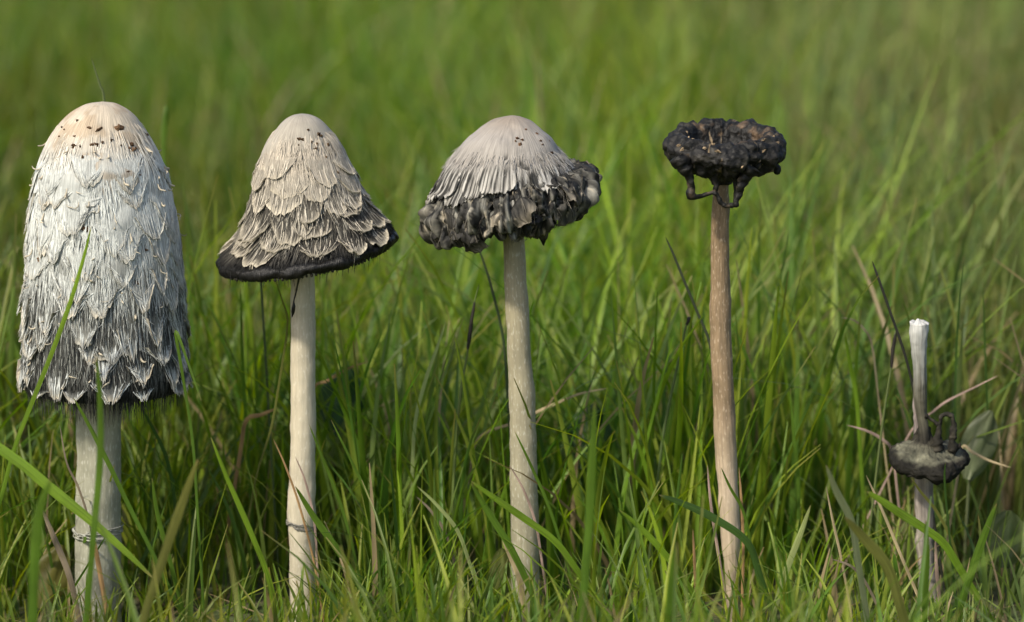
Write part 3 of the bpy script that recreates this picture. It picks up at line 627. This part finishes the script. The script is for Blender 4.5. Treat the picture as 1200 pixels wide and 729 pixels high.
# ------------------------------------------------------------------ single blades, stalks and leaves one can point to
def ribbon(pts, width, Y, kind, fold=.25, dY=0., to_ground=True, face=0.0):
    """a leaf blade through photo pixels at depth Y (tip first); runs down to the soil"""
    n = len(pts)
    P = [px(x, y, Y + dY * i / max(1, n - 1)) for i, (x, y) in enumerate(pts)]
    if to_ground and P[-1][2] > 0.001:
        d = P[-1] - P[-2]; q = P[-1].copy(); run = min(.3, P[-1][2] / max(.25, -d[2] / (np.linalg.norm(d) + 1e-9)))
        q = P[-1] + d / (np.linalg.norm(d) + 1e-9) * run; q[2] = -.003; P.append(q)
    A = np.array(P); P = np.vstack([2 * A[0] - A[1], A, 2 * A[-1] - A[-2]]); D = []
    for i in range(len(A) - 1):
        p0, p1, p2, p3 = P[i:i + 4]
        for k in range(6):
            t = k / 6; D.append(.5 * ((2 * p1) + (-p0 + p2) * t + (2 * p0 - 5 * p1 + 4 * p2 - p3) * t * t + (-p0 + 3 * p1 - 3 * p2 + p3) * t ** 3))
    D.append(A[-1]); D = np.array(D); m = len(D); s = np.linspace(0, 1, m)
    T = np.gradient(D, axis=0); T /= np.linalg.norm(T, axis=1, keepdims=True) + 1e-9
    look = np.array([math.sin(face), math.cos(face), -.25]); X = np.cross(T, look); X /= np.linalg.norm(X, axis=1, keepdims=True) + 1e-9; Nn = np.cross(X, T)
    wv = width * MM * .5 * np.minimum(1, np.sqrt(s / .35 + .004)) * (1 - .25 * s)
    V = np.stack([D - X * wv[:, None] + Nn * (wv * fold)[:, None], D, D + X * wv[:, None] + Nn * (wv * fold)[:, None]], 1).reshape(-1, 3)
    uv = np.stack([np.tile([-.5, 0, .5], m) + pts[0][0], np.repeat(s, 3)], 1)
    return V, grid_faces(m, 3), s, uv

GREEN = {'bright': (.14, .24, .020), 'mid': (.085, .16, .020), 'dark': (.045, .095, .020), 'pale': (.30, .36, .15), 'olive': (.13, .14, .035), 'grey': (.16, .19, .10)}
DRY = {'straw': (.42, .33, .19), 'tan': (.36, .22, .10), 'greybrown': (.24, .19, .13), 'pink': (.40, .28, .23)}
blades = [
 # tip ... base (photo pixels), width, depth, colour, label
 ([(107, 265), (98, 302), (82, 355), (60, 415), (38, 470), (18, 522), (2, 580)], 6, -.062, 'bright', 'long bright grass blade leaning across the tall white shaggy cap'),
 ([(113, 418), (117, 470), (117, 540), (110, 620), (104, 690)], 8, -.16, 'mid', 'soft upright grass blade before the stem of the tall shaggy cap'),
 ([(86, 466), (104, 498), (128, 545), (152, 595), (182, 655)], 6, -.05, 'mid', 'grass blade slanting down to the right before the thick stem of the tall shaggy cap'),
 ([(180, 678), (140, 640), (100, 605), (60, 573), (20, 540), (-25, 515), (-70, 530), (-100, 600)], 13, -.085, 'bright', 'broad arched grass blade across the foot of the tall shaggy cap'),
 ([(232, 538), (214, 588), (194, 645), (172, 712)], 11, -.17, 'olive', 'wide blurred grass blade leaning right of the tall shaggy cap stem'),
 ([(178, 560), (184, 600), (197, 650), (214, 715)], 6, -.04, 'mid', 'narrow grass blade right of the tall shaggy cap stem'),
 ([(236, 470), (222, 430), (206, 388), (214, 440), (226, 520), (232, 610)], 4, -.05, 'mid', 'kinked grass blade beside the rim of the tall shaggy cap'),
 ([(160, 468), (178, 500), (196, 540), (206, 600), (210, 680)], 5, .02, 'dark', 'dark grass blade emerging under the rim of the tall shaggy cap'),
 ([(200, 255), (190, 160), (196, 126), (190, 200), (180, 330)], 5, .20, 'mid', 'folded grass blade behind the tall shaggy cap'),
 ([(60, 560), (46, 600), (40, 660), (38, 715)], 12, -.22, 'mid', 'wide out-of-focus blade left of the tall shaggy cap stem'),
 ([(322, 326), (330, 350), (337, 378), (330, 430), (318, 500), (300, 560), (286, 640)], 3, .015, 'olive', 'thin bristly green stalk under the bell-shaped cap'),
 ([(346, 570), (368, 606), (398, 648), (428, 700)], 9, -.045, 'mid', 'broad grass blade across the foot of the bell-shaped cap'),
 ([(247, 512), (266, 560), (290, 615), (312, 670), (324, 715)], 7, -.05, 'bright', 'bright grass blade arching left of the bell-shaped cap'),
 ([(362, 497), (380, 542), (402, 600), (420, 670)], 4, -.03, 'mid', 'slim pointed blade crossing the white stem of the bell-shaped cap'),
 ([(388, 492), (414, 545), (444, 610), (462, 690)], 4, -.03, 'mid', 'slim grass blade right of the bell-shaped cap stem'),
 ([(440, 425), (452, 470), (466, 540), (472, 640)], 5, .05, 'mid', 'tall grass blade between the bell-shaped cap and the crumpled domed cap'),
 ([(282, 335), (284, 420), (290, 520), (296, 620)], 5, .06, 'mid', 'upright grass blade behind and left of the bell-shaped cap stem'),
 ([(523, 376), (512, 408), (498, 448), (486, 500), (482, 590)], 5, .03, 'pale', 'pale grass blade left of the crumpled domed cap stem'),
 ([(552, 564), (580, 584), (615, 608), (650, 634), (676, 668)], 9, -.05, 'bright', 'broad bright blade across the foot of the crumpled domed cap'),
 ([(552, 566), (572, 600), (600, 645), (626, 700)], 9, -.055, 'mid', 'second broad blade fanning beneath the crumpled domed cap'),
 ([(603, 505), (622, 545), (644, 596), (664, 660)], 4, -.04, 'mid', 'slim pointed blade crossing the mottled pale stem'),
 ([(489, 570), (512, 592), (536, 622), (552, 665)], 5, -.04, 'pale', 'pale arched blade left of the crumpled domed cap foot'),
 ([(697, 470), (694, 540), (690, 620), (684, 700)], 10, -.18, 'mid', 'wide soft blade right of the crumpled domed cap stem'),
 ([(772, 580), (800, 590), (838, 608), (876, 636), (892, 680)], 10, -.04, 'dark', 'broad dark green blade across the foot of the brown stem'),
 ([(726, 598), (752, 620), (788, 660), (824, 715)], 8, -.06, 'bright', 'bright arched blade left of the brown stem foot'),
 ([(950, 592), (938, 626), (922, 668), (908, 714)], 8, -.05, 'pale', 'pale blade right of the brown stem foot'),
 ([(845, 548), (856, 572), (872, 602), (884, 660)], 4, -.03, 'mid', 'slim pointed blade crossing the brown stem'),
 ([(925, 268), (916, 320), (906, 384), (900, 460)], 3, .10, 'dark', 'thin dark blade behind and right of the black curled cap'),
 ([(926, 455), (930, 510), (936, 570), (934, 660)], 5, .02, 'mid', 'upright blade right of the tall brown stem'),
 ([(792, 640), (788, 670), (784, 714)], 8, -.20, 'mid', 'short wide blurred blade before the brown stem foot'),
 ([(1016, 576), (1032, 586), (1056, 602), (1084, 620), (1106, 637), (1126, 668)], 11, -.06, 'bright', 'broad arched blade across the withered stem below the slumped cap'),
 ([(1168, 590), (1154, 626), (1138, 672), (1124, 716)], 10, -.08, 'mid', 'wide blade right of the withered stem foot'),
 ([(968, 545), (980, 575), (998, 612), (1006, 660)], 9, -.12, 'grey', 'greyish wide blade left of the withered stem'),
 ([(990, 606), (1012, 630), (1040, 664), (1056, 714)], 13, -.14, 'olive', 'olive blurred blade left of the withered stem foot'),
 ([(1108, 542), (1107, 560), (1110, 600), (1118, 680)], 3, -.04, 'dark', 'thin dark blade tip standing before the slumped grey cap'),
 ([(1068, 560), (1078, 575), (1098, 600), (1118, 640), (1130, 690)], 4, -.035, 'olive', 'thin olive blade slanting down from under the slumped grey cap'),
 ([(1130, 300), (1124, 360), (1120, 430), (1119, 520)], 3, .05, 'dark', 'tall thin green stalk right of the bare white stem top'),
 ([(1152, 330), (1154, 400), (1157, 480), (1158, 580)], 3, .07, 'dark', 'second tall thin green stalk right of the bare white stem top'),
 ([(990, 390), (996, 425), (1004, 470), (1010, 560)], 6, .05, 'bright', 'yellow-green upright blade left of the bare white stem top'),
 ([(1085, 610), (1086, 650), (1084, 714)], 8, -.12, 'mid', 'blurred upright blade before the withered stem foot'),
]
for (pts, w_, Y, cn, lab) in blades:
    V, F, s, uv = ribbon(pts, w_, Y, 'g', dY=.01)
    c = mix(np.array(GREEN[cn]) * 1.0, np.array(GREEN[cn]) * [1.25, 1.15, 1.0], 1 - s)
    c = mix(c, [.30, .22, .09], sstep(.95, 1, 1 - s) * .8)
    b0 = V[np.argmin(V[:, 2])]
    tag(mk('grass_blade', V, F, M_BLADE, None, uv, np.repeat(c, 3, 0), loc=(b0[0], b0[1], 0)), lab, 'grass blade', 'grass blades by the mushrooms')
straws = [
 ([(70, 498), (78, 542), (92, 572), (106, 618), (118, 690)], 3.0, -.055, 'greybrown', 'thin grey-brown straw bent before the tall shaggy cap stem'),
 ([(48, 594), (62, 628), (80, 672), (90, 714)], 8, -.05, 'greybrown', 'broad dead brown blade left of the tall shaggy cap stem'),
 ([(108, 622), (114, 655), (122, 700)], 6, -.075, 'tan', 'tan dead blade at the foot of the tall shaggy cap'),
 ([(320, 514), (334, 545), (350, 590), (366, 650), (376, 705)], 3, -.03, 'tan', 'thin tan straw leaning left of the bell-shaped cap stem'),
 ([(346, 535), (358, 565), (368, 610), (372, 670)], 3, -.028, 'pink', 'pinkish straw crossing the smooth white stem'),
 ([(430, 424), (408, 432), (384, 446), (366, 458), (356, 520)], 4, .06, 'tan', 'tan broken straw behind the smooth white stem'),
 ([(326, 478), (306, 486), (288, 494), (280, 540)], 6, .05, 'tan', 'short ochre dead leaf left of the smooth white stem'),
 ([(712, 455), (678, 462), (640, 478), (600, 496), (560, 515), (548, 570)], 4, .05, 'straw', 'long pale straw lying behind the mottled pale stem'),
 ([(597, 545), (614, 575), (628, 615), (636, 665)], 3.4, -.03, 'pink', 'pinkish curved straw crossing the mottled pale stem'),
 ([(584, 612), (594, 640), (608, 676), (614, 712)], 8, -.04, 'straw', 'broad bleached dead blade at the mottled stem foot'),
 ([(488, 582), (506, 600), (524, 630), (540, 690)], 4, .0, 'greybrown', 'brown drooping straw left of the mottled pale stem'),
 ([(829, 545), (833, 590), (842, 650), (852, 712)], 4, -.03, 'pink', 'upright pinkish straw beside the tall brown stem'),
 ([(866, 548), (869, 590), (871, 640), (870, 700)], 4, -.025, 'tan', 'upright tan straw right of the tall brown stem'),
 ([(812, 620), (814, 660), (816, 712)], 4, -.05, 'tan', 'short brown straw left of the tall brown stem foot'),
 ([(1015, 557), (1034, 598), (1058, 656), (1082, 714)], 4, -.05, 'straw', 'long white straw slanting left of the withered stem foot'),
 ([(968, 570), (976, 610), (986, 655), (996, 710)], 3.4, -.04, 'straw', 'thin pale straw far left of the withered stem foot'),
 ([(975, 655), (998, 664), (1014, 682), (1030, 714)], 4, -.05, 'greybrown', 'grey bent straw low beside the withered stem'),
 ([(1170, 440), (1140, 455), (1110, 470), (1094, 482), (1070, 502), (1040, 560)], 3, .05, 'pink', 'pinkish straw slanting behind the bare white stem top'),
 ([(992, 498), (1016, 505), (1034, 515), (1046, 530), (1052, 580)], 4, .03, 'pink', 'short pinkish straw left of the slumped grey cap'),
 ([(1185, 548), (1160, 540), (1140, 530), (1128, 524), (1122, 560)], 4, .03, 'straw', 'pale straw sticking out right of the slumped grey cap'),
 ([(985, 372), (1000, 375), (1012, 385), (1022, 405), (1030, 470)], 3, .06, 'straw', 'curled white straw behind and left of the bare white stem top'),
 ([(1096, 630), (1098, 670), (1102, 712)], 5, -.02, 'pink', 'pinkish strip of dead leaf against the withered stem foot'),
]
for (pts, w_, Y, cn, lab) in straws:
    V, F, s, uv = ribbon(pts, w_, Y, 'd', fold=.5, dY=.008)
    b0 = V[np.argmin(V[:, 2])]
    c = np.array(DRY[cn])[None] * (1 + .2 * np.sin(s * 23 + len(pts)))[:, None]
    tag(mk('dry_straw', V, F, M_DRY, None, uv, np.repeat(c, 3, 0), loc=(b0[0], b0[1], 0)), lab, 'straw', 'dry straws by the mushrooms')
stalks = [
 ([(107, 68), (112, 84), (117, 100), (122, 119), (124, 200), (122, 330)], [.6, 1.0, 1.5, 1.6, 1.7, 1.8], .055, (.10, .13, .04), 'thin pointed stalk rising behind the tall white shaggy cap', None),
 ([(553, 273), (566, 305), (578, 345), (590, 400), (596, 480)], [.7, 1.4, 1.6, 1.7, 1.8], .05, (.035, .055, .020), 'dark slanting rush stalk behind the mottled pale stem', None),
 ([(562, 332), (557, 350), (552, 380), (548, 412), (540, 460), (534, 520), (530, 600)], [.5, .9, 1, 1.2, 1.8, 1.8, 1.9], .03, (.10, .14, .035), 'stalk with dark narrow seed head left of the mottled stem', [(557, 350), (552, 380), (548, 412)]),
 ([(780, 278), (790, 300), (802, 330), (818, 368), (832, 404), (838, 460)], [.8, 1.4, 1.6, 1.7, 1.7, 1.8], .03, (.035, .045, .022), 'dark slanting rush stalk left of the tall brown stem', None),
 ([(810, 380), (808, 374), (804, 382), (798, 410), (788, 455), (778, 505), (770, 570)], [1, 1.3, 1.3, 1.5, 1.8, 1.8, 1.8], .04, (.08, .12, .035), 'green stalk with a tiny hooked tip left of the brown stem', [(810, 380), (808, 373), (804, 382)]),
 ([(1022, 306), (1030, 328), (1044, 368), (1058, 408), (1068, 445), (1076, 490)], [.8, 1.5, 1.6, 1.6, 1.6, 1.6], .010, (.020, .020, .014), 'black slanting rush stalk leaning on the bare white stem top', None),
 ([(1051, 384), (1048, 395), (1044, 432), (1038, 470), (1030, 530)], [.6, 1.2, 1.2, 1.3, 1.5], .03, (.10, .13, .04), 'stalk with black seed head left of the bare white stem top', [(1050, 388), (1047, 405), (1044, 434)]),
 ([(300, 228), (296, 212), (300, 240), (304, 300)], [.6, 1.0, 1.4, 1.5], .06, (.06, .09, .03), 'thin dark stalk behind the bell-shaped cap', None),
]
for (pts, rad, Y, colr, lab, head) in stalks:
    P = [px(x, y, Y) for x, y in pts]; d = P[-1] - P[-2]; q = P[-1] + d * (P[-1][2] / max(1e-4, abs(d[2]))) * .9; q[2] = -.003
    P.append(q)
    V, F, uv = tube(P, np.array(rad + [rad[-1]]) * MM, n=6, sub=4)
    o = empty('rush_stalk', (q[0], q[1], 0))
    tag(o, lab, 'stalk', 'rush stalks by the mushrooms')
    mk('stalk', V, F, M_DARKSTEM, o, uv, np.tile(colr, (len(V), 1)))
    if head:
        V, F, uv = tube([px(x, y, Y) for x, y in head], np.array([1.0, 2.4, 1.6]) * MM, n=8, lump=.6, seed=4, f=900)
        mk('seed_head', V, F, M_DARKSTEM, o, uv, np.tile([.022, .018, .014], (len(V), 1)))

def leaf(cx, cy, ln, wd, Y, ang, colr, lab):
    c0 = px(cx, cy, Y); n = 13; m = 9; s = np.linspace(0, 1, n); a = np.linspace(-1, 1, m); S_, A_ = np.meshgrid(s, a, indexing='ij')
    wv = wd * MM * .5 * np.sin(np.pi * np.clip(S_, .03, .985)) ** .62
    u = np.array([math.sin(ang), .25, math.cos(ang)]); u /= np.linalg.norm(u); v = np.cross(u, [0, 1, .2]); v /= np.linalg.norm(v); nn = np.cross(v, u)
    P = c0 + ((S_ - .5) * ln * MM)[..., None] * u + (A_ * wv)[..., None] * v + ((np.abs(A_) * .14 + .05 * np.sin(A_ * 7 + S_ * 8) - .35 * (S_ - .5) ** 2) * wd * MM)[..., None] * nn
    o = empty('broad_leaf', (c0[0] - u[0] * ln * MM * .5, c0[1], 0)); tag(o, lab, 'leaf', 'broad leaves in the grass')
    V = P.reshape(-1, 3); cc = mix(np.array(colr), np.array(colr) * 1.5, (1 - np.abs(A_.ravel()) * 8).clip(0, 1))
    mk('blade', V, grid_faces(n, m), M_GRASS, o, None, cc)
    b0 = c0 - u * ln * MM * .5; e = b0.copy(); e[2] = -.003; e[1] += .005
    V, F, uv = tube([b0 + u * .002, (b0 + e) / 2, e], np.array([2, 2.2, 2.6]) * MM, n=6)
    mk('leaf_stalk', V, F, M_GRASS, o, uv, np.tile(np.array(colr) * 1.2, (len(V), 1)))
leaf(1148, 522, 90, 46, .07, .35, (.13, .15, .075), 'greyish upright broad leaf right of the slumped grey cap')
leaf(1180, 632, 70, 56, .03, .1, (.11, .14, .05), 'round broad leaf low beside the right of the withered stem')
leaf(690, 512, 84, 58, .09, .25, (.04, .085, .025), 'dark broad leaf in the grass right of the mottled pale stem')
leaf(60, 676, 80, 44, .0, .3, (.14, .13, .03), 'yellowing oval leaf left of the tall shaggy cap foot')
leaf(400, 470, 90, 60, .12, .2, (.03, .07, .02), 'shadowed dark broad leaf behind the smooth white stem')  # the shadow on this leaf is painted as a darker green
leaf(590, 672, 60, 34, .01, -.1, (.11, .13, .03), 'olive oval leaf at the left of the mottled stem foot')
leaf(1062, 640, 60, 26, .03, .0, (.13, .14, .05), 'olive narrow leaf left of the withered stem foot')

# ------------------------------------------------------------------ the grass
CAPS = [(px(122, 300)[0], .043, .105), (px(359, 280)[0], .046, .16), (px(598, 230)[0], .044, .18), (px(849, 180)[0], .032, .20), (px(1087, 540)[0], .022, .07)]
STEMS = [(px(115, 650)[0], .013), (px(354, 650)[0], .009), (px(615, 650)[0], .010), (px(855, 650)[0], .009), (px(1090, 650)[0], .011)]

def grass(n, xr, yr, hr, wr, seg, three, seed, hfun=None, dens=None, straw=.035, flat=False):
    g = np.random.default_rng(seed)
    # clumps: half of the blades gather round tuft centres
    nc = max(8, n // 22)
    cx, cy = g.uniform(*xr, nc), g.uniform(*yr, nc)
    k = g.integers(0, nc, n); cl = g.random(n) < .65
    x = np.where(cl, cx[k] + g.normal(0, .016, n), g.uniform(*xr, n)); y = np.where(cl, cy[k] + g.normal(0, .016, n), g.uniform(*yr, n))
    if dens is not None:
        keep = g.random(n) < dens(x, y); x, y, k = x[keep], y[keep], k[keep]
    for (sx, sr) in STEMS:
        keep = (x - sx) ** 2 + y ** 2 > (sr + .003) ** 2; x, y, k = x[keep], y[keep], k[keep]
    n = len(x)
    hmul = g.uniform(.75, 1.25, nc)[k]
    h = g.uniform(*hr, n) * hmul * (.85 + .15 * g.random(n)) ** 1
    if hfun is not None: h = np.minimum(h, hfun(x, y, g))
    phi = g.uniform(0, 2 * math.pi, n); lean = np.abs(g.normal(0, .20, n)); bend = np.abs(g.normal(.0, .35, n))
    if flat: lean = g.uniform(1.2, 4.5, n); bend = g.uniform(0, .8, n)
    lum = np.array([mnoise.fractal(Vector((a_ * 2.6, b_ * 1.5, 3.1)), 1.0, 2.0, 3) for a_, b_ in zip(x, y)])
    if not flat: h = h * (1 + .45 * np.clip(lum, -.7, .7))
    for (cx_, cr, cz) in CAPS:       # blades near a cap stay below it
        near = np.hypot(x - cx_, y) < cr + .02 + .35 * h
        h = np.where(near, np.minimum(h, cz - .012), h)
    h = np.maximum(h, .012)
    w_ = g.uniform(*wr, n) * (.6 + .4 * np.clip(h / .12, 0, 1.3))
    tw = phi + math.pi / 2 + g.normal(0, .5, n)
    s = np.linspace(0, 1, seg + 1)[None]
    hor = h[:, None] * (lean[:, None] * s + bend[:, None] * s ** 2.4 * .9)
    z = h[:, None] * (s - .22 * bend[:, None] * s ** 3) + ground_z(x, y)[:, None] - .004
    wig = g.normal(0, .02, n)[:, None] * np.sin(s * 3.1) * h[:, None]
    P = np.stack([x[:, None] + np.cos(phi)[:, None] * hor + wig, y[:, None] + np.sin(phi)[:, None] * hor, z], -1)
    twist = tw[:, None] + g.normal(0, .6, n)[:, None] * s
    X = np.stack([np.cos(twist), np.sin(twist), 0 * twist], -1)
    ww = (w_[:, None] * .5 * np.sqrt(np.clip(1.02 - s, 0, 1)) * np.minimum(1, .55 + s * 1.5))[..., None]
    if three:
        Nn = np.stack([-np.sin(twist), np.cos(twist), .3 + 0 * twist], -1)
        V = np.stack([P - X * ww + Nn * ww * .35, P, P + X * ww + Nn * ww * .35], 2); nv = 3
    else:
        V = np.stack([P - X * ww, P + X * ww], 2); nv = 2
    idx = np.arange(n * (seg + 1) * nv).reshape(n, seg + 1, nv)
    F = np.concatenate([np.stack([idx[:, :-1, j], idx[:, :-1, j + 1], idx[:, 1:, j + 1], idx[:, 1:, j]], -1).reshape(-1, 4) for j in range(nv - 1)])
    # leaf colour: own tint per blade, tuft and patch of meadow, haze painted in on the right
    pal = np.array([(.105, .175, .018), (.155, .220, .022), (.080, .150, .028), (.190, .230, .034), (.130, .185, .045)])
    c = pal[g.integers(0, 5, n)] * g.uniform(.75, 1.25, n)[:, None] * g.uniform(.85, 1.15, nc)[k][:, None]
    pat = .5 + .5 * np.sin(x * 5.1 + 1.7 * np.sin(y * 1.3) + .6)
    c = c * mix([1.22, 1.14, 1.0], [1.06, 1.14, 1.05], pat)
    c = c * mix([.86, .90, .90], [1, 1, 1], sstep(-.30, -.08, x)); c = mix(c, c.mean(1, keepdims=True) * [1.0, 1.12, .62], .38 * sstep(.13, .24, x)); c = c * mix([1, 1, 1], [1.10, 1.0, .9], sstep(.04, .10, x) * (1 - sstep(.14, .2, x)))
    c = c * (1 + .55 * np.clip(lum, -.6, .6))[:, None] * mix([1, 1, 1], [1.18, 1.0, .9], sstep(-.1, .5, -lum))
    st = g.random(n) < straw * (1 + 1.5 * sstep(.12, .3, x)) * (1 + 1.2 * sstep(.1, .5, -lum))
    c = np.where(st[:, None], np.array([(.34, .26, .14)]) * g.uniform(.6, 1.2, n)[:, None], c)
    cc = np.repeat(c[:, None], seg + 1, 1)
    tip = (g.random(n) < .35)[:, None] * sstep(.8, 1, s)
    cc = mix(cc, [.26, .18, .07], tip * .7)
    C = np.repeat(cc[:, :, None], nv, 2)
    return V.reshape(-1, 3), F, C.reshape(-1, 3)

def front_h(x, y, g):
    lim = .034 + .245 * np.clip(-y, 0, None) * .9 + g.exponential(.020, len(x))
    near = np.min(np.abs(x[:, None] - np.array([q[0] for q in STEMS])[None]), 1) < .024
    lim = np.where(near & (y > -.3), np.minimum(lim, .036 + .2 * np.clip(-y, 0, None)), lim)
    lim = np.where((x > .13) & (y < -.02), lim * .68, lim)
    lim = np.where(y < -.5, np.minimum(lim, .11), lim)
    back = .05 + np.clip(y, 0, 1) * 1.2 + g.exponential(.04, len(x))
    return np.where(y < .005, lim, back)

parts = [grass(5200, (-.6, .6), (-.5, .7), (.008, .022), (.0016, .0036), 4, True, 21, None, None, .5, True),
         grass(7600, (-.55, .55), (.0, .55), (.07, .19), (.0022, .0046), 7, True, 11, front_h),
         grass(4600, (-.55, .55), (-.35, .0), (.03, .14), (.0020, .0042), 6, True, 12, front_h),
         grass(3600, (-.7, .7), (-1.3, -.35), (.03, .10), (.0022, .0045), 5, True, 13, front_h, lambda x, y: np.where(np.hypot(x, y - CAMY) < .25, 0, 1)),
         grass(15500, (-.85, .85), (.55, 1.8), (.08, .20), (.0026, .0050), 5, True, 14),
         grass(22000, (-1.4, 1.4), (1.8, 4.2), (.09, .22), (.0032, .0060), 4, False, 15),
         grass(26000, (-3.0, 3.0), (-1.4, 9.0), (.09, .22), (.004, .008), 4, False, 16, None, lambda x, y: np.where((np.abs(x) < np.clip(.55 + .2 * y, .55, 1.4)) & (y < 4.2), 0, 1)),
         ]
off = 0; VV, FF, CC = [], [], []
for V, F, C in parts:
    VV.append(V); FF.append(F + off); CC.append(C); off += len(V)
V = np.concatenate(VV); F = np.concatenate(FF); C = np.concatenate(CC)
me = bpy.data.meshes.new('meadow_grass')
me.vertices.add(len(V)); me.vertices.foreach_set('co', V.astype(np.float32).ravel())
me.loops.add(F.size); me.loops.foreach_set('vertex_index', F.astype(np.int32).ravel())
me.polygons.add(len(F)); me.polygons.foreach_set('loop_start', np.arange(0, F.size, 4, dtype=np.int32)); 
me.polygons.foreach_set('use_smooth', np.ones(len(F), bool))
ca = me.color_attributes.new('Col', 'FLOAT_COLOR', 'POINT'); c4 = np.ones((len(V), 4), np.float32); c4[:, :3] = C; ca.data.foreach_set('color', c4.ravel())
me.materials.append(M_GRASS); me.update(calc_edges=True); me.validate()
go = bpy.data.objects.new('meadow_grass', me); scn.collection.objects.link(go)
tag(go, 'green meadow grass growing all round the mushrooms', 'grass', kind='stuff')
